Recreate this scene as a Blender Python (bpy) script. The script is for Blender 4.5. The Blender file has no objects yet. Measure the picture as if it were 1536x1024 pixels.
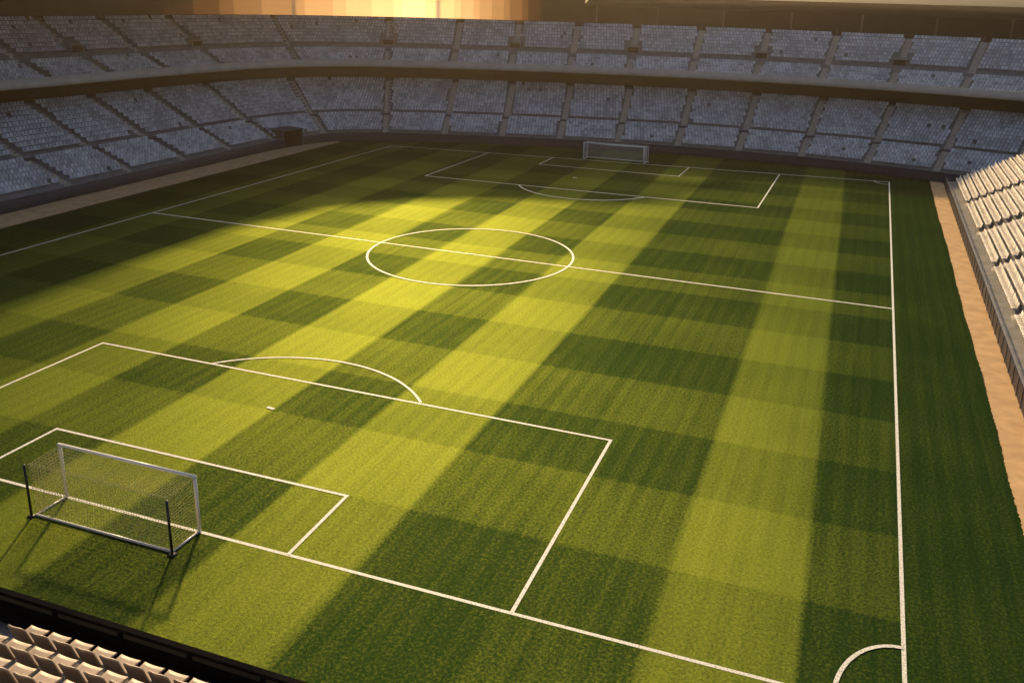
import bpy, math, random
import numpy as np
from mathutils import Matrix, Vector
random.seed(3); rng=np.random.default_rng(5)
scene=bpy.context.scene
scene.view_settings.view_transform='Standard'
scene.view_settings.look='None'
scene.view_settings.exposure=0
COL=scene.collection

# ------------------------------------------------------------------ helpers
def empty(name):
    o=bpy.data.objects.new(name,None); COL.objects.link(o); return o
def mesh_obj(name,V,F,mat=None,parent=None,smooth=False):
    me=bpy.data.meshes.new(name)
    if isinstance(V,np.ndarray) and isinstance(F,np.ndarray):
        n=len(V);k=F.shape[1];m=len(F)
        me.vertices.add(n);me.vertices.foreach_set('co',V.astype(np.float32).ravel())
        me.loops.add(m*k);me.loops.foreach_set('vertex_index',F.astype(np.int32).ravel())
        me.polygons.add(m);me.polygons.foreach_set('loop_start',np.arange(0,m*k,k,dtype=np.int32))
        me.polygons.foreach_set('loop_total',np.full(m,k,dtype=np.int32))
        me.update(calc_edges=True)
    else:
        me.from_pydata([tuple(v) for v in V],[],[tuple(f) for f in F])
    if smooth:
        me.polygons.foreach_set('use_smooth',[True]*len(me.polygons))
    if mat: me.materials.append(mat)
    o=bpy.data.objects.new(name,me); COL.objects.link(o)
    if parent: o.parent=parent
    return o
class MB:
    def __init__(s): s.V=[];s.F=[]
    def box(s,c,sx,sy,sz,ax=(1,0,0),ay=(0,1,0),az=(0,0,1)):
        c=Vector(c);ax=Vector(ax)*sx/2;ay=Vector(ay)*sy/2;az=Vector(az)*sz/2
        b=len(s.V)
        for i in(-1,1):
            for j in(-1,1):
                for k in(-1,1): s.V.append(c+ax*i+ay*j+az*k)
        for f in((0,1,3,2),(4,6,7,5),(0,4,5,1),(2,3,7,6),(0,2,6,4),(1,5,7,3)): s.F.append([b+q for q in f])
    def quad(s,*p):
        b=len(s.V); s.V+= [Vector(q) for q in p]; s.F.append(list(range(b,b+len(p))))
    def tube(s,a,b_,r,n=10):
        a=Vector(a);b_=Vector(b_);d=(b_-a).normalized()
        t=Vector((0,0,1)) if abs(d.z)<.9 else Vector((1,0,0))
        u=d.cross(t).normalized();w=d.cross(u)
        b=len(s.V)
        for p in(a,b_):
            for i in range(n):
                an=2*math.pi*i/n; s.V.append(p+u*math.cos(an)*r+w*math.sin(an)*r)
        for i in range(n): s.F.append([b+i,b+(i+1)%n,b+n+(i+1)%n,b+n+i])
        s.F.append([b+i for i in range(n)][::-1]); s.F.append([b+n+i for i in range(n)])
    def obj(s,name,mat,parent=None,smooth=False): return mesh_obj(name,s.V,s.F,mat,parent,smooth)

def newmat(name):
    m=bpy.data.materials.new(name);m.use_nodes=True
    nt=m.node_tree; b=nt.nodes['Principled BSDF']; return m,nt,b
def N(nt,t,**k):
    n=nt.nodes.new(t)
    for a,v in k.items(): setattr(n,a,v)
    return n
def math_(nt,op,a,b=None,c=None):
    n=N(nt,'ShaderNodeMath',operation=op)
    for i,x in enumerate((a,b,c)):
        if x is None: continue
        if isinstance(x,(int,float)): n.inputs[i].default_value=x
        else: nt.links.new(x,n.inputs[i])
    return n.outputs[0]
def simple(name,c1,c2,scale=3,rough=.7,spec=.3,bump=0,island=0,metal=0,detail=3):
    m,nt,b=newmat(name)
    g=N(nt,'ShaderNodeNewGeometry')
    no=N(nt,'ShaderNodeTexNoise');no.inputs['Scale'].default_value=scale;no.inputs['Detail'].default_value=detail
    nt.links.new(g.outputs['Position'],no.inputs['Vector'])
    fac=math_(nt,'MULTIPLY_ADD',no.outputs['Fac'],2.2,-.6)
    if island:
        r=math_(nt,'MULTIPLY_ADD',g.outputs['Random Per Island'],island,-island/2)
        fac=math_(nt,'ADD',fac,r)
    cl=N(nt,'ShaderNodeClamp');nt.links.new(fac,cl.inputs[0])
    mx=N(nt,'ShaderNodeMix',data_type='RGBA')
    nt.links.new(cl.outputs[0],mx.inputs[0])
    mx.inputs[6].default_value=(*c1,1);mx.inputs[7].default_value=(*c2,1)
    nt.links.new(mx.outputs[2],b.inputs['Base Color'])
    b.inputs['Roughness'].default_value=rough
    b.inputs['Specular IOR Level'].default_value=spec
    b.inputs['Metallic'].default_value=metal
    if bump:
        bp=N(nt,'ShaderNodeBump');bp.inputs['Strength'].default_value=bump;bp.inputs['Distance'].default_value=.03
        nt.links.new(no.outputs['Fac'],bp.inputs['Height']);nt.links.new(bp.outputs[0],b.inputs['Normal'])
    return m

# ------------------------------------------------------------------ materials
M_conc=simple('terrace_concrete',(.17,.165,.155),(.27,.26,.24),1.2,.85,.2)
M_aisle=simple('aisle_step_concrete',(.44,.38,.31),(.58,.51,.41),2,.85,.2)
M_fascia=simple('fascia_concrete',(.46,.41,.34),(.60,.54,.46),.6,.8,.25)
M_seat=simple('grey_seat_plastic',(.40,.40,.405),(.74,.73,.73),.35,.45,.4,island=.9)
M_seat2=simple('cream_seat_plastic',(.56,.51,.43),(.76,.70,.60),.5,.45,.4,island=.7)
M_seat3=simple('tan_seat_plastic',(.34,.26,.18),(.48,.38,.27),.5,.45,.4,island=.7)
M_wall=simple('navy_wall',(.006,.008,.018),(.014,.018,.034),.8,.5,.4)
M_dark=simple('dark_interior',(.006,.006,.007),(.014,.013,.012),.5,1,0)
M_roof=simple('roof_sheet',(.022,.017,.013),(.04,.03,.02),.3,1,0)
M_steel=simple('galvanised_steel',(.16,.16,.16),(.26,.25,.24),2,.45,.5,metal=.5)
M_rail=simple('walkway_panel',(.05,.05,.055),(.09,.09,.10),2,.5,.4)
M_white=simple('white_paint_metal',(.82,.82,.80),(.88,.88,.86),2,.3,.6)
M_black=simple('black_metal',(.012,.012,.012),(.025,.025,.025),2,.4,.5)
M_net=simple('net_cord',(.70,.60,.20),(.80,.72,.32),3,.7,.2)
M_netw=simple('white_net_cord',(.6,.6,.58),(.75,.75,.72),3,.7,.2)
M_sand=simple('sand_track',(.46,.30,.15),(.66,.45,.24),.9,.95,.1,bump=.6,detail=7)
M_ground=simple('ground_gravel',(.06,.055,.05),(.1,.09,.08),.1,.95,.1)
# made-up translucent sheets behind the far-corner stand, added to glow with the sun;
# the glow's falloff is put into the tint, darker away from the middle
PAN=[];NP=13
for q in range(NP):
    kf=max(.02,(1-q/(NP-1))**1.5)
    m=bpy.data.materials.new('sun_glow_panel');m.use_nodes=True
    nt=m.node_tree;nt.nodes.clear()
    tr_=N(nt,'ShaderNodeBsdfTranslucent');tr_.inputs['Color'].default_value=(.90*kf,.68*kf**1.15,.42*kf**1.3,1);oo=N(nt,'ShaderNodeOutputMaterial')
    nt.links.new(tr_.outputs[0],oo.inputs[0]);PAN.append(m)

def grass_material():
    m,nt,b=newmat('mown_grass')
    L=nt.links
    g=N(nt,'ShaderNodeNewGeometry')
    wn=N(nt,'ShaderNodeTexNoise');wn.inputs['Scale'].default_value=6;wn.inputs['Detail'].default_value=3
    L.new(g.outputs['Position'],wn.inputs['Vector'])
    ws=N(nt,'ShaderNodeVectorMath',operation='SUBTRACT');L.new(wn.outputs['Color'],ws.inputs[0]);ws.inputs[1].default_value=(.5,.5,.5)
    wm=N(nt,'ShaderNodeVectorMath',operation='SCALE');L.new(ws.outputs[0],wm.inputs[0]);wm.inputs['Scale'].default_value=.35
    wa=N(nt,'ShaderNodeVectorMath',operation='ADD');L.new(wm.outputs[0],wa.inputs[0]);L.new(g.outputs['Position'],wa.inputs[1])
    s=N(nt,'ShaderNodeSeparateXYZ');L.new(wa.outputs[0],s.inputs[0])
    X,Y=s.outputs[0],s.outputs[1]
    xp=math_(nt,'MULTIPLY_ADD',Y,.018,X)
    fx=math_(nt,'MULTIPLY_ADD',xp,1/96.,50/96.)
    r=N(nt,'ShaderNodeValToRGB');r.color_ramp.interpolation='LINEAR'
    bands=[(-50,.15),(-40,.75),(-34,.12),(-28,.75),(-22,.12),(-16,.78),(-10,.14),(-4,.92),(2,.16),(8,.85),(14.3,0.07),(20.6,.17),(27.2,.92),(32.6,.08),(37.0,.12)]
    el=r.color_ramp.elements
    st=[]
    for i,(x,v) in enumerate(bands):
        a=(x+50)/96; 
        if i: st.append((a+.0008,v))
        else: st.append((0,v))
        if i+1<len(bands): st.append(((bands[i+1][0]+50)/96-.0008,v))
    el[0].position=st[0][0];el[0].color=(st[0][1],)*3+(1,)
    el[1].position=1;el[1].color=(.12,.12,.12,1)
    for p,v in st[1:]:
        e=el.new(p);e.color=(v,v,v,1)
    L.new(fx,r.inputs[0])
    cy=math_(nt,'MULTIPLY_ADD',Y,1/12.9,-5.3/12.9)
    fr=math_(nt,'FRACT',math_(nt,'ADD',cy,10))
    sn=math_(nt,'SINE',math_(nt,'MULTIPLY',fr,2*math.pi))
    c1=N(nt,'ShaderNodeClamp');L.new(math_(nt,'MULTIPLY_ADD',sn,9,.5),c1.inputs[0]);c1=c1.outputs[0]
    gy=math_(nt,'GREATER_THAN',Y,-.6)
    gx=math_(nt,'LESS_THAN',X,36.6)
    c1=math_(nt,'MULTIPLY',math_(nt,'MULTIPLY',c1,gy),gx)
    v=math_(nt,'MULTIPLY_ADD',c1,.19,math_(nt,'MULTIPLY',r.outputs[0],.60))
    nx=math_(nt,'FRACT',math_(nt,'MULTIPLY',X,.9))
    nv=math_(nt,'MULTIPLY',math_(nt,'LESS_THAN',nx,.5),.06)
    v=math_(nt,'ADD',v,nv)
    n1=N(nt,'ShaderNodeTexNoise');n1.inputs['Scale'].default_value=.12;n1.inputs['Detail'].default_value=4;n1.inputs['Roughness'].default_value=.6
    L.new(g.outputs['Position'],n1.inputs['Vector'])
    v=math_(nt,'ADD',v,math_(nt,'MULTIPLY_ADD',n1.outputs['Fac'],.4,-.2))
    mp=N(nt,'ShaderNodeMapping');mp.inputs['Scale'].default_value=(4,.12,1);L.new(g.outputs['Position'],mp.inputs['Vector'])
    n2=N(nt,'ShaderNodeTexNoise');n2.inputs['Scale'].default_value=1;n2.inputs['Detail'].default_value=3;L.new(mp.outputs[0],n2.inputs['Vector'])
    v=math_(nt,'ADD',v,math_(nt,'MULTIPLY_ADD',n2.outputs['Fac'],.3,-.15))
    n3=N(nt,'ShaderNodeTexNoise');n3.inputs['Scale'].default_value=7;n3.inputs['Detail'].default_value=5;n3.inputs['Roughness'].default_value=.9
    L.new(g.outputs['Position'],n3.inputs['Vector'])
    v=math_(nt,'ADD',v,math_(nt,'MULTIPLY_ADD',n3.outputs['Fac'],2.8,-1.4))
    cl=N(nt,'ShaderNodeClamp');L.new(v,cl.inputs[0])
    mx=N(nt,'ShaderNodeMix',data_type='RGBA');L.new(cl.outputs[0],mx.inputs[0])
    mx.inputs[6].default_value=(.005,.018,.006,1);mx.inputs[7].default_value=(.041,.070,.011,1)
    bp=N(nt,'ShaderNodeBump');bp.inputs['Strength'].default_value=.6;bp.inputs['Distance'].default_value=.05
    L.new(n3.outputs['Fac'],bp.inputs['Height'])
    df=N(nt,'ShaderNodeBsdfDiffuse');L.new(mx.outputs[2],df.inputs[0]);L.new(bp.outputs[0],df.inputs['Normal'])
    gl=N(nt,'ShaderNodeBsdfGlossy');gl.inputs['Roughness'].default_value=.44;L.new(bp.outputs[0],gl.inputs['Normal'])
    gc=N(nt,'ShaderNodeMix',data_type='RGBA');L.new(cl.outputs[0],gc.inputs[0])
    gc.inputs[6].default_value=(.005,.010,.002,1);gc.inputs[7].default_value=(.072,.084,.011,1)
    L.new(gc.outputs[2],gl.inputs[0])
    ad=N(nt,'ShaderNodeAddShader');L.new(df.outputs[0],ad.inputs[0]);L.new(gl.outputs[0],ad.inputs[1])
    L.new(ad.outputs[0],nt.nodes['Material Output'].inputs[0]);nt.nodes.remove(b)
    return m
M_grass=grass_material()
def line_material():
    m,nt,b=newmat('pitch_line_paint');L=nt.links
    g=N(nt,'ShaderNodeNewGeometry')
    n=N(nt,'ShaderNodeTexNoise');n.inputs['Scale'].default_value=14;n.inputs['Detail'].default_value=4;n.inputs['Roughness'].default_value=.7
    L.new(g.outputs['Position'],n.inputs['Vector'])
    r=N(nt,'ShaderNodeValToRGB');r.color_ramp.elements[0].position=.34;r.color_ramp.elements[0].color=(.20,.24,.11,1)
    r.color_ramp.elements[1].position=.52;r.color_ramp.elements[1].color=(.80,.80,.74,1)
    L.new(n.outputs['Fac'],r.inputs[0]);L.new(r.outputs[0],b.inputs['Base Color']);b.inputs['Roughness'].default_value=.6
    b.inputs['Specular IOR Level'].default_value=.4
    return m
M_line=line_material()

# ------------------------------------------------------------------ ground, pitch, tracks
mesh_obj('ground',[(-1500,-1500,-.05),(1500,-1500,-.05),(1500,1500,-.05),(-1500,1500,-.05)],[(0,1,2,3)],M_ground)
mesh_obj('pitch_grass',[(-48,-12,0),(42.1,-12,0),(42.1,122,0),(-48,122,0)],[(0,1,2,3)],M_grass)
def track(name,x0,x1,y0,y1,ragged):
    b=MB();n=int((y1-y0)/.12)
    xs=[ragged+random.uniform(-.045,.045)+.05*math.sin(i*.021)+.03*math.sin(i*.083+1) for i in range(n+1)]
    other=x1 if abs(ragged-x0)<abs(ragged-x1) else x0
    for i in range(n):
        ya=y0+(y1-y0)*i/n;yb=y0+(y1-y0)*(i+1)/n
        p=[(xs[i],ya,.006),(other,ya,.006),(other,yb,.006),(xs[i+1],yb,.006)]
        if other<ragged:p=p[::-1]
        b.quad(*p)
    b.obj(name,M_sand)
track('sand_track',42.1,43.9,-12,118,42.1)
track('sand_track',-53.6,-48,-12,99.5,-48)

mk=MB();zc=[.006]
LW=.17
def nz(): zc[0]+=.0012; return zc[0]
def line(a,b_,w=LW,ext=0):
    a=Vector(a);b_=Vector(b_);d=(b_-a).normalized();n=Vector((-d.y,d.x))*w/2
    a=a-d*ext;b_=b_+d*ext;z=nz()
    mk.quad((*(a-n),z),(*(b_-n),z),(*(b_+n),z),(*(a+n),z))
def arc(cx,cy,rx,ry,a0,a1,w=LW,n=96):
    z=nz()
    for i in range(n):
        p=[]
        for k in(i,i+1):
            t=a0+(a1-a0)*k/n
            for q in(-w/2,w/2): p.append((cx+(rx+q)*math.cos(t),cy+(ry+q)*math.sin(t),z))
        mk.quad(p[0],p[1],p[3],p[2])
def gy(x): return 99.9+(x+38.8)*(105.7-99.9)/(36.9+38.8)
h=LW/2
line((-40,0),(36.5,0),ext=h)
line((36.5,0),(36.7,105.6),ext=h);line((-40.2,0),(-38.9,99.8),ext=h)
line((-38.9,gy(-38.9)),(36.7,gy(36.7)),.2,ext=h)
line((-39.5,47.6),(36.5,47.1),.22)
line((-15.3,16.1),(21.3,15.9),ext=h);line((21.3,15.9),(21.6,0));line((-15.3,16.1),(-15.3,0))
line((-7.8,5.2),(10.8,5.2),ext=h);line((10.8,5.2),(11.0,0));line((-7.8,5.2),(-7.8,0))
line((-22.7,79.9),(21.6,80.4),.22,ext=h);line((21.6,80.4),(21.8,gy(21.8)));line((-22.7,79.9),(-22.4,gy(-22.4)))
line((-11.9,95.4),(8.8,95.8),.2,ext=h);line((8.8,95.8),(8.8,gy(8.8)));line((-11.9,95.4),(-12,gy(-12)))
arc(-1.35,47.3,9.78,9.75,0,2*math.pi,.22)
a=math.asin((16.1-9.6)/10.06);arc(1.6,9.6,10.06,10.06,a,math.pi-a)
a=math.asin((84.6-80.1)/9.56);arc(-.75,84.6,9.56,9.56,math.pi+a,2*math.pi-a,.22)
arc(36.5,0,2.45,3.7,math.pi/2,math.pi,n=24)
arc(36.7,105.6,2,2,math.pi,1.5*math.pi,n=16);arc(-38.9,99.8,2,2,1.5*math.pi,2*math.pi,n=16)
line((1.2,12),(1.75,11.9),.2);line((-4.3,88),(-3.7,88),.3)
arc(-1.35,47.3,.09,.09,0,2*math.pi,.2,16)
mk.obj('pitch_markings',M_line)

# ------------------------------------------------------------------ goals
def goal(xl,xr,y0,H,s,depth,matnet,rear_black=True):
    root=empty('football_goal')
    r=.085
    f=MB()
    f.tube((xl,y0,0),(xl,y0,H),r,14);f.tube((xr,y0,0),(xr,y0,H),r,14)
    f.tube((xl-r,y0,H),(xr+r,y0,H),r,14)
    yb=y0+s*depth
    f.tube((xl,y0,.05),(xl,yb,.05),.05);f.tube((xr,y0,.05),(xr,yb,.05),.05);f.tube((xl,yb,.05),(xr,yb,.05),.06)
    f.obj('goal_frame',M_white,root,True)
    k=MB();zt=H-.12;o=.12
    yp=yb+s*.15
    for x,sg in((xl,-1),(xr,1)):
        k.tube((x+sg*o,yp,0),(x+sg*o,yp,zt),.06 if rear_black else .03,12)
        k.box((x+sg*o,yp,.03),.3,.3,.05)
        k.tube((x+sg*o,yp,zt-.03),(x,yb,zt-.03),.015,6)
    k.obj('rear_poles',M_black if rear_black else M_white,root,True)
    V=[];E=[]
    def surf(P,nu,nv,sag):
        b=len(V)
        for i in range(nu+1):
            for j in range(nv+1):
                u,v=i/nu,j/nv
                p=P(u,v);q=math.sin(math.pi*u)*math.sin(math.pi*v)
                w=Vector(p)+Vector(sag)*q*(1+.35*math.sin(u*17)*math.sin(v*5+1))
                w+=Vector((random.uniform(-.008,.008),random.uniform(-.008,.008),random.uniform(-.008,.008)))
                V.append(w)
        for i in range(nu+1):
            for j in range(nv+1):
                a=b+i*(nv+1)+j
                if j<nv:E.append((a,a+1))
                if i<nu:E.append((a,a+nv+1))
    c=.16;W=xr-xl
    surf(lambda u,v:(xl+W*u,y0+(yb-y0)*v,H-.05+(zt-H)*v),int(W/c),int(depth/c),(0,0,-.22))
    surf(lambda u,v:(xl+W*u,yb,(zt-.02)*(1-v)+.04),int(W/c),int(H/c),(0,-s*.18,0))
    surf(lambda u,v:(xl,y0+(yb-y0)*u,(H-.05+(zt-H)*u)*(1-v)+.04),int(depth/c),int(H/c),(.10,0,0))
    surf(lambda u,v:(xr,y0+(yb-y0)*u,(H-.05+(zt-H)*u)*(1-v)+.04),int(depth/c),int(H/c),(-.10,0,0))
    nb=MB()
    for a_,b_ in E: nb.tube(V[a_],V[b_],.010,3)
    nb.obj('goal_net',matnet,root)
    return root
goal(-1.6,6.25,0,2.82,-1,1.75,M_net)
goal(-7.35,2.05,gy(-2.6),2.6,1,2.2,M_netw,False)

# ------------------------------------------------------------------ bowl
ctrl=np.array([(-52.8,-10),(-52.8,15),(-52.8,40),(-52.8,62),(-52.8,80),(-52.2,91),(-49.5,98.5),(-45,102.3),(-38,105.4),(-24.7,109.3),(-12,112),(2,113.9),(16,114),(30,112.4),(44,109),(58,104.3),(72,98),(88,89)],float)
def catmull(P,n=60):
    Q=np.vstack([2*P[0]-P[1],P,2*P[-1]-P[-2]]);out=[]
    for i in range(1,len(Q)-2):
        p0,p1,p2,p3=Q[i-1:i+3]
        for t in np.linspace(0,1,n,endpoint=False):
            out.append(.5*((2*p1)+(-p0+p2)*t+(2*p0-5*p1+4*p2-p3)*t*t+(-p0+3*p1-3*p2+p3)*t**3))
    out.append(P[-1]);return np.array(out)
C=catmull(ctrl)
d=np.r_[0,np.cumsum(np.linalg.norm(np.diff(C,axis=0),axis=1))]
SL=d[-1];ds=.25;S=np.arange(0,SL,ds)
PX=np.interp(S,d,C[:,0]);PY=np.interp(S,d,C[:,1])
T=np.stack([np.gradient(PX,ds),np.gradient(PY,ds)],1)
kk=np.ones(61)/61
T=np.stack([np.convolve(np.pad(T[:,i],30,mode='edge'),kk,'valid') for i in(0,1)],1)
T/=np.linalg.norm(T,axis=1)[:,None]
NN=np.stack([-T[:,1],T[:,0]],1)
MS=np.interp(PY*(PX<-50)+(PX>=-50)*200,[20,88],[1.42,1.0])
MS=np.convolve(np.pad(MS,20,mode='edge'),np.ones(41)/41,'valid')
P2=np.stack([PX,PY],1)
def ring(D): return P2+NN*(D*MS)[:,None]
def at(s,D):
    x=np.interp(s,S,P2[:,0]);y=np.interp(s,S,P2[:,1]);n=np.array([np.interp(s,S,NN[:,0]),np.interp(s,S,NN[:,1])]);n/=np.linalg.norm(n)
    m=np.interp(s,S,MS);return np.array([x,y])+n*D*m,n,m
def sweep(profile,name,mat,parent,step=4,closed=False,rngs=None):
    idx=np.arange(0,len(S),step)
    if rngs is not None:
        i0=int(round(rngs[0]/ds));i1=min(int(round(rngs[1]/ds)),len(S)-1)
        idx=np.unique(np.r_[np.arange(i0,i1,step),i1])
    rows=[]
    for D,z in profile:
        R=ring(D)[idx];rows.append(np.column_stack([R,np.full(len(R),z)]))
    V=np.vstack(rows);n=len(idx);F=[]
    K=len(profile)
    for k in range(K if closed else K-1):
        a=k*n;b=((k+1)%K)*n
        i=np.arange(n-1)
        F.append(np.stack([a+i,a+i+1,b+i+1,b+i],1))
    return mesh_obj(name,V,np.vstack(F),mat,parent)
low=[(1.4+.8*k,1.35+.38*k) for k in range(6)]
low2=[(7.0+.8*k,4.0+.47*k) for k in range(10)]
up=[(10.9+.8*k,11.75+.42*k) for k in range(5)]
up2=[(16.0+.8*k,14.7+.53*k) for k in range(8)]
def steps(rows):
    p=[]
    for i,(D,z) in enumerate(rows):
        p.append((D,z));p.append((D+.8,z))
    return p
lower_prof=[(0.6,1.0)]+[(1.4,1.0)]+steps(low)+[(6.2,3.3),(7.0,3.3)]+steps(low2)+[(15.0,8.6),(16.2,8.6),(16.2,11.2)]
upper_prof=[(10.25,11.6),(10.9,11.6)]+steps(up)+[(14.9,13.5),(16.0,13.5)]+steps(up2)+[(22.4,18.6),(22.9,18.6)]

def seat_template():
    def bx(x0,x1,y0,y1,z0,z1,lean=0):
        v=[(x0,y0,z0),(x1,y0,z0),(x1,y1,z0),(x0,y1,z0),(x0,y0+lean,z1),(x1,y0+lean,z1),(x1,y1+lean,z1),(x0,y1+lean,z1)]
        f=[(4,5,6,7),(0,1,5,4),(1,2,6,5),(2,3,7,6),(3,0,4,7)]
        return v,f
    V=[];F=[]
    for args in[(-.225,.225,.38,.43,.36,.84,.10),(-.215,.215,.0,.39,.36,.42,0)]:
        v,f=bx(*args);b=len(V);V+=v;F+=[tuple(b+i for i in q) for q in f]
    return np.array(V),np.array(F)
TV,TF=seat_template()
def build_seats(pos,tan,nor,z,name,mat,parent):
    n=len(pos)
    jit=rng.normal(0,.012,(n,1))
    V=np.zeros((n,len(TV),3))
    for j,(x,y,zz) in enumerate(TV):
        V[:,j,:2]=pos+tan*x+nor*(y+jit);V[:,j,2]=z+zz
    F=(TF[None]+ (np.arange(n)*len(TV))[:,None,None]).reshape(-1,4)
    return mesh_obj(name,V.reshape(-1,3),F,mat,parent)
AP=9.6;AOFF=3.0;AW=.5
def row_seats(D,z,skip=None):
    R=ring(D);dd=np.r_[0,np.cumsum(np.linalg.norm(np.diff(R,axis=0),axis=1))]
    t=np.arange(.3,dd[-1]-.3,.52)
    s=np.interp(t,dd,S);pos=np.stack([np.interp(t,dd,R[:,0]),np.interp(t,dd,R[:,1])],1)
    tn=np.stack([np.interp(s,S,T[:,0]),np.interp(s,S,T[:,1])],1);tn/=np.linalg.norm(tn,axis=1)[:,None]
    nr=np.stack([-tn[:,1],tn[:,0]],1)
    k=np.round((s-AOFF)/AP)
    sa=AOFF+k*AP
    ta=np.interp(sa,S,dd)
    keep=np.abs(t-ta)>AW+.24
    if skip is not None: keep&=~skip(k,t-ta)
    keep&=rng.random(len(t))>.006
    return pos[keep],tn[keep],nr[keep],np.full(keep.sum(),z)
def collect(rows,skips=None):
    A=[row_seats(D,z,skips) for D,z in rows]
    return [np.concatenate([a[i] for a in A]) for i in range(4)]
bowl=empty('grandstand')
sweep([(0.0,0),(0.0,1.35),(0.12,1.35),(0.12,1.0),(.6,1.0)],'perimeter_wall',M_wall,bowl)
sweep([(0.02,1.36),(0.02,1.42),(0.1,1.42),(0.1,1.36)],'wall_capping',M_steel,bowl,closed=True)
sweep(lower_prof,'lower_terrace',M_conc,bowl)
sweep(upper_prof,'upper_terrace',M_conc,bowl)
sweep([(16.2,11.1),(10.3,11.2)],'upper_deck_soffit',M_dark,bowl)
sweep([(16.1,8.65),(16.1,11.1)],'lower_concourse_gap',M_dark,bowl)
sweep([(10.3,11.2),(10.0,11.3),(9.97,11.95),(10.03,11.97),(10.03,12.45),(10.2,12.45),(10.25,11.6)],'balcony_fascia',M_fascia,bowl)
sweep([(6.25,3.31),(6.25,3.8),(6.32,3.8),(6.32,3.31)],'walkway_rail_panel',M_rail,bowl)
sweep([(22.9,18.6),(22.9,19.3),(23.05,19.3),(23.05,18.6),(27,18.6)],'concourse_floor',M_dark,bowl)
def s_of(x,y): return float(S[int(np.argmin((PX-x)**2+(PY-y)**2))])
sA=s_of(-52.2,90.5);sB=s_of(-21,110.1);sC=s_of(-14,111.6)
nb_=40;mid=.52  # added glow panels, tint dimmed away from the glow's centre
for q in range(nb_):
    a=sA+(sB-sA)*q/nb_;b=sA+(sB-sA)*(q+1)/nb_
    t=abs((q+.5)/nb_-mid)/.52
    sweep([(26.9,18.6),(26.9,29.5)],'rear_glow_panel',PAN[min(NP-1,int(t*NP))],bowl,step=2,rngs=(a,b))
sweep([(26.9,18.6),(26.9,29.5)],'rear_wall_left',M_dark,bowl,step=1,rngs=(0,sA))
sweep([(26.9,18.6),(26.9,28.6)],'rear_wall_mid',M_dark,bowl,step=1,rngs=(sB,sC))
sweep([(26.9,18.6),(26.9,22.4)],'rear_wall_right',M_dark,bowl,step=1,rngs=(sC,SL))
sweep([(26,22.1),(26,22.45),(40,24.0),(40,23.6)],'perimeter_roof',M_roof,bowl,closed=True,rngs=(sC,SL))
sweep([(27.6,18.5),(33,18.5),(33,0)],'outer_wall',M_conc,bowl)
vom=lambda k,dt:(np.mod(k,2)==0)&(np.abs(dt)<1.55)
build_seats(*collect(low+low2),'lower_seats',M_seat,bowl)
A=collect(up);B=collect(up2[:3],vom);Cc=collect(up2[3:])
build_seats(*[np.concatenate([A[i],B[i],Cc[i]]) for i in range(4)],'upper_seats',M_seat,bowl)
ai=MB();vo=MB();vd=MB();rl=MB()
k=0
while AOFF+k*AP<SL-1:
    s=AOFF+k*AP
    for rows in(low,low2,up,up2):
        isup2=rows is up2
        for i,(D,z) in enumerate(rows):
            if isup2 and k%2==0 and i<3: continue
            p,n,m=at(s,D+.4-.006);t=(n[1],-n[0],0)
            ai.box((p[0],p[1],z+.012-.25),2*AW,.8*m,.5,t,(n[0],n[1],0))
            p,n,m=at(s,D+.65);ai.box((p[0],p[1],z+.1),2*AW-.01,.3*m,.2,t,(n[0],n[1],0))
    if k%2==0:
        p,n,m=at(s,16.0);t=np.array([n[1],-n[0]])
        for sg in(-1,1):
            c=p+t*sg*1.05+n*1.3
            vo.box((c[0],c[1],14.5),.2,2.7,2.1,(*t,0),(*n,0))
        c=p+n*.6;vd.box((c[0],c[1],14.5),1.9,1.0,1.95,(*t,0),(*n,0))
        c=p+n*1.35;vo.box((c[0],c[1],15.63),2.3,2.8,.16,(*t,0),(*n,0))
    if k%2:
        a_,n,m=at(s,16.6);b_,n2,m2=at(s,22)
        rl.tube((*a_,15.1+.9),(*b_,18.7+.9),.02,5)
    k+=1
ai.obj('aisle_steps',M_aisle,bowl);vo.obj('vomitory_frames',M_conc,bowl);vd.obj('vomitory_openings',M_dark,bowl);rl.obj('handrails',M_steel,bowl)
cl_=MB();s=sC+2
while s<SL-1:
    p,n,m=at(s,26.4);cl_.box((p[0],p[1],20.35),.3,.3,3.5,(n[1],-n[0],0),(n[0],n[1],0));s+=9.6
cl_.obj('concourse_columns',M_black,bowl)

tn=empty('players_tunnel')
sidx=int(np.argmin((PX+52.0)**2+(PY-92)**2));s0=S[sidx]
p,n,m=at(s0,0);t=np.array([n[1],-n[0]])
b1=MB();b2=MB()
for sg in(-1,1):
    c=p+t*sg*1.9+n*2.0;b1.box((c[0],c[1],1.25),.25,4.2,2.5,(*t,0),(*n,0))
c=p+n*2.0;b1.box((c[0],c[1],2.58),4.2,4.3,.16,(*t,0),(*n,0))
b1.obj('tunnel_walls',M_rail,tn)
c=p+n*1.2;b2.box((c[0],c[1],1.2),3.5,2.6,2.4,(*t,0),(*n,0));b2.obj('tunnel_interior',M_dark,tn)

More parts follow.
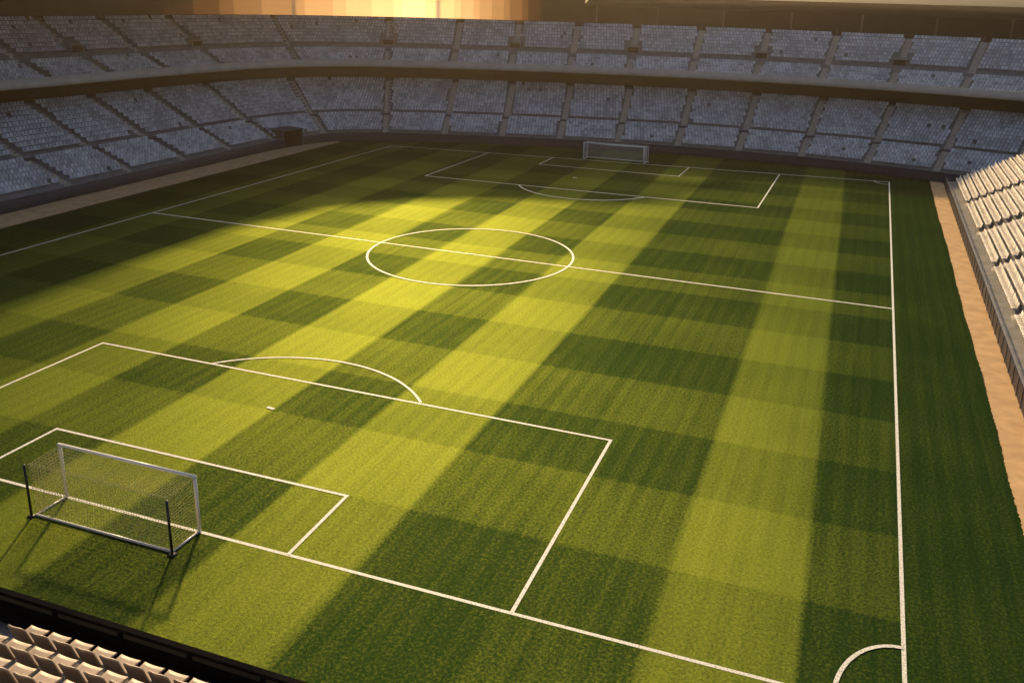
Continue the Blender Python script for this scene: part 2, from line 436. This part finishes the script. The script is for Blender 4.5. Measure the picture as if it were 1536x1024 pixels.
# ------------------------------------------------------------------ unseen roof over left stand and far-left corner, shaped to cast the pitch shade
rf=empty('unseen_shade_roof')
H=28
inner=[(-55.0,20),(-55.0,60),(-55.6,74),(-56.3,86),(-56.3,98),(-53,111),(-46.5,119.5),(-36.5,125),(-27,127.5),(-19.4,130),(-16.5,136),(-15.2,142),(-13.5,150)]
outer=[(-110,20),(-108,60),(-106,74),(-104,90),(-98,105),(-88,119),(-76,131),(-66,138),(-53,144),(-41,149),(-30,151),(-21,152),(-13.6,152)]
V=[];F=[];n=len(inner)
for z in(H,H+.6):
    V+=[(x,y,z) for x,y in inner]+[(x,y,z+3) for x,y in outer]
for i in range(n-1):
    F+= [(i,i+1,n+i+1,n+i),(2*n+i,3*n+i,3*n+i+1,2*n+i+1),(i,2*n+i,2*n+i+1,i+1),(n+i,n+i+1,3*n+i+1,3*n+i)]
F+=[(0,n,3*n,2*n),(n-1,3*n-1,4*n-1,2*n-1)]
mesh_obj('shade_canopy',V,F,M_roof,rf)
cm=MB()
for x,y in outer[::2]:
    cm.tube((x+1.0,y-1,0),(x+1.0,y-1,H+3.0),.4,12)
cm.obj('shade_roof_columns',M_steel,rf)

# ------------------------------------------------------------------ right stand
rs=empty('side_grandstand')
XR=43.9;Y0,Y1=-12,104.5
rr=[(1.1+.8*k,1.2+.42*k) for k in range(11)]
prof=[(0,0),(0,1.0),(1.1,1.0)]
for D,z in rr: prof+=[(D,z),(D+.8,z)]
prof+=[(9.9,6.2),(10.1,6.2),(10.1,0)]
Vv=[];Ff=[];n=len(prof)
for y in(Y0,Y1): Vv+=[(XR+D,y,z) for D,z in prof]
for i in range(n-1): Ff.append((i,i+1,n+i+1,n+i))
Ff.append(tuple(range(n))[::-1]);Ff.append(tuple(range(n,2*n)))
mesh_obj('terrace',Vv,Ff,M_conc,rs)
pos=[];zz=[];ay=np.array([1.5,16,30.5,45,59,73,88])
for D,z in rr:
    y=np.arange(Y0+.5,Y1-.4,.52)
    k=np.min(np.abs(y[:,None]-ay[None]),axis=1)>.8
    y=y[k];pos.append(np.stack([np.full(len(y),XR+D),y],1));zz.append(np.full(len(y),z))
pos=np.concatenate(pos);zz=np.concatenate(zz);n=len(pos)
build_seats(pos,np.tile([0.,-1.],(n,1)),np.tile([1.,0.],(n,1)),zz,'seats',M_seat2,rs)
ai=MB()
for y in ay:
    for D,z in rr:
        ai.box((XR+D+.394,y,z-.238),.8,1.1,.5);ai.box((XR+D+.65,y,z+.1),.3,1.09,.2)
ai.obj('aisle_steps',M_aisle,rs)
fe=MB()
y=Y0
while y<Y1:
    fe.box((XR-.06,y,.75),.06,.08,1.5);y+=2.0
fe.box((XR-.06,(Y0+Y1)/2,1.52),.08,Y1-Y0,.06)
fe.obj('fence_posts',M_steel,rs)
fp=MB();fp.box((XR-.02,(Y0+Y1)/2,.62),.03,Y1-Y0,1.2);fp.obj('fence_panels',M_wall,rs)
# ------------------------------------------------------------------ near stand
ns=empty('near_grandstand')
nx0,nx1=-45,43
prof=[(-8.0,0),(-8.0,1.1),(-8.9,1.1)]
for k in range(10): prof+=[(-8.9-.8*k,1.3+.4*k),(-9.7-.8*k,1.3+.4*k)]
prof+=[(-17.5,5.0),(-17.5,0)]
Vv=[];Ff=[];n=len(prof)
for x in(nx0,nx1): Vv+=[(x,y,z) for y,z in prof]
for i in range(n-1): Ff.append((i,n+i,n+i+1,i+1))
mesh_obj('lower_terrace',Vv,Ff,M_conc,ns)
nr=[(-18.5-.8*k,11.75+.46*k) for k in range(7)]
prof=[(-18.0,10.3),(-18.0,11.3),(-18.2,11.3),(-18.2,11.75)]
prof+=[(-19.3,11.75)]
for y,z in nr[1:]: prof+=[(y,z),(y-.8,z)]
prof+=[(nr[-1][0]-.81,10.3)]
Vv=[];Ff=[];n=len(prof)
for x in(nx0,nx1): Vv+=[(x,y,z) for y,z in prof]
for i in range(n): Ff.append((i,n+i,n+(i+1)%n,(i+1)%n))
mesh_obj('upper_terrace',Vv,Ff,M_rail,ns)
fb=MB();fb.box((-1,-17.93,11.3),nx1-nx0,.1,1.5);fb.obj('balcony_panel',M_dark,ns)
fr=MB();fr.box((-1,-17.93,12.2),nx1-nx0,.12,.08)
fr.box((-1,-18.11,11.78),nx1-nx0,.2,.05)
x=nx0
while x<nx1: fr.box((x,-18.02,11.95),.07,.07,.5);x+=1.6
fr.obj('balcony_rail',M_dark,ns)
def near_seat():
    b=[];f=[]
    nu,nv=9,7
    def shell(fn,th):
        base=len(b)
        for side in(0,1):
            for i in range(nu):
                for j in range(nv):
                    p,nrm=fn(i/(nu-1),j/(nv-1));b.append(Vector(p)+Vector(nrm)*th*side)
        m=nu*nv
        for i in range(nu-1):
            for j in range(nv-1):
                a=base+i*nv+j;f.append((a,a+nv,a+nv+1,a+1));a+=m;f.append((a,a+1,a+nv+1,a+nv))
        edge=[i*nv for i in range(nu)]+[(nu-1)*nv+j for j in range(1,nv)]+[i*nv+nv-1 for i in range(nu-2,-1,-1)]+[j for j in range(nv-2,0,-1)]
        for q in range(len(edge)):
            a=edge[q];c=edge[(q+1)%len(edge)];f.append((base+a,base+a+m,base+c+m,base+c))
    def back(u,v):
        x=(u-.5)*2
        top=.44*(1-.16*abs(x)**4)
        return (x*.225*(1-.08*v),-.38-.12*v+.06*x*x,.42+top*v),(0,-1,.2)
    def pan(u,v):
        x=(u-.5)*2
        return (x*.22,-.38+.40*v,.41+.02*x*x+.02*v),(0,0,-1)
    shell(back,.035);shell(pan,.03)
    return b,f
bv,bf=near_seat();bv=np.array([tuple(v) for v in bv]);bf=np.array(bf)
pp=[]
for y,z in nr:
    x=np.arange(4,40,.54)
    x=x[np.abs(((x-30.0+6)%12)-6)>.75]
    for q in x: pp.append((q+rng.normal(0,.01),y+.02,z))
pp=np.array(pp)
V=(bv[None]+pp[:,None,:]).reshape(-1,3);F=(bf[None]+(np.arange(len(pp))*len(bv))[:,None,None]).reshape(-1,4)
mesh_obj('seats',V,F,M_seat3,ns,True)

# ------------------------------------------------------------------ light
az=math.atan2(-.47,.883);el=math.radians(25)
sd=Vector((math.sin(az)*math.cos(el),math.cos(az)*math.cos(el),math.sin(el)))
sl=bpy.data.lights.new('sun','SUN');sl.energy=5;sl.angle=math.radians(2.0);sl.color=(1,.67,.31)
so=bpy.data.objects.new('sun',sl);COL.objects.link(so);so.rotation_euler=sd.to_track_quat('Z','Y').to_euler();so.location=(0,0,60)
w=bpy.data.worlds.new('World');scene.world=w;w.use_nodes=True
nt=w.node_tree;bg=nt.nodes['Background'];sk=nt.nodes.new('ShaderNodeTexSky');sk.sky_type='NISHITA';sk.sun_disc=False
sk.sun_elevation=el;sk.sun_rotation=az%(2*math.pi);sk.dust_density=5;sk.air_density=.8
nt.links.new(sk.outputs[0],bg.inputs[0]);bg.inputs[1].default_value=.125
# thin, uniform evening haze in the air of the bowl
hz=bpy.data.materials.new('thin_haze');hz.use_nodes=True;nt=hz.node_tree;nt.nodes.clear()
vs=nt.nodes.new('ShaderNodeVolumeScatter');vs.inputs['Color'].default_value=(1,.80,.52,1);vs.inputs['Density'].default_value=.00034;vs.inputs['Anisotropy'].default_value=.88
oo=nt.nodes.new('ShaderNodeOutputMaterial');nt.links.new(vs.outputs[0],oo.inputs['Volume'])
hb=MB();hb.box((-20,60,24.9),330,330,50);hb.obj('haze_air',hz)

# ------------------------------------------------------------------ camera
cx,cy,cz,yaw,pit,rol,f,px,py=[32.674,-28.928,23.901,-0.339,0.292,0.027,1357.504,811.725,400.911]
fw=Vector((math.sin(yaw)*math.cos(pit),math.cos(yaw)*math.cos(pit),-math.sin(pit)))
r=fw.cross(Vector((0,0,1))).normalized();u=r.cross(fw)
r2=r*math.cos(rol)+u*math.sin(rol);u2=-r*math.sin(rol)+u*math.cos(rol)
mw=Matrix(((r2.x,u2.x,-fw.x,cx),(r2.y,u2.y,-fw.y,cy),(r2.z,u2.z,-fw.z,cz),(0,0,0,1)))
cd=bpy.data.cameras.new('camera');co=bpy.data.objects.new('camera',cd);COL.objects.link(co);co.matrix_world=mw
cd.sensor_width=36;cd.lens=f/1536*36;cd.shift_x=-(px-768)/1536;cd.shift_y=-(512-py)/1536
cd.clip_start=.1;cd.clip_end=5000
scene.camera=co
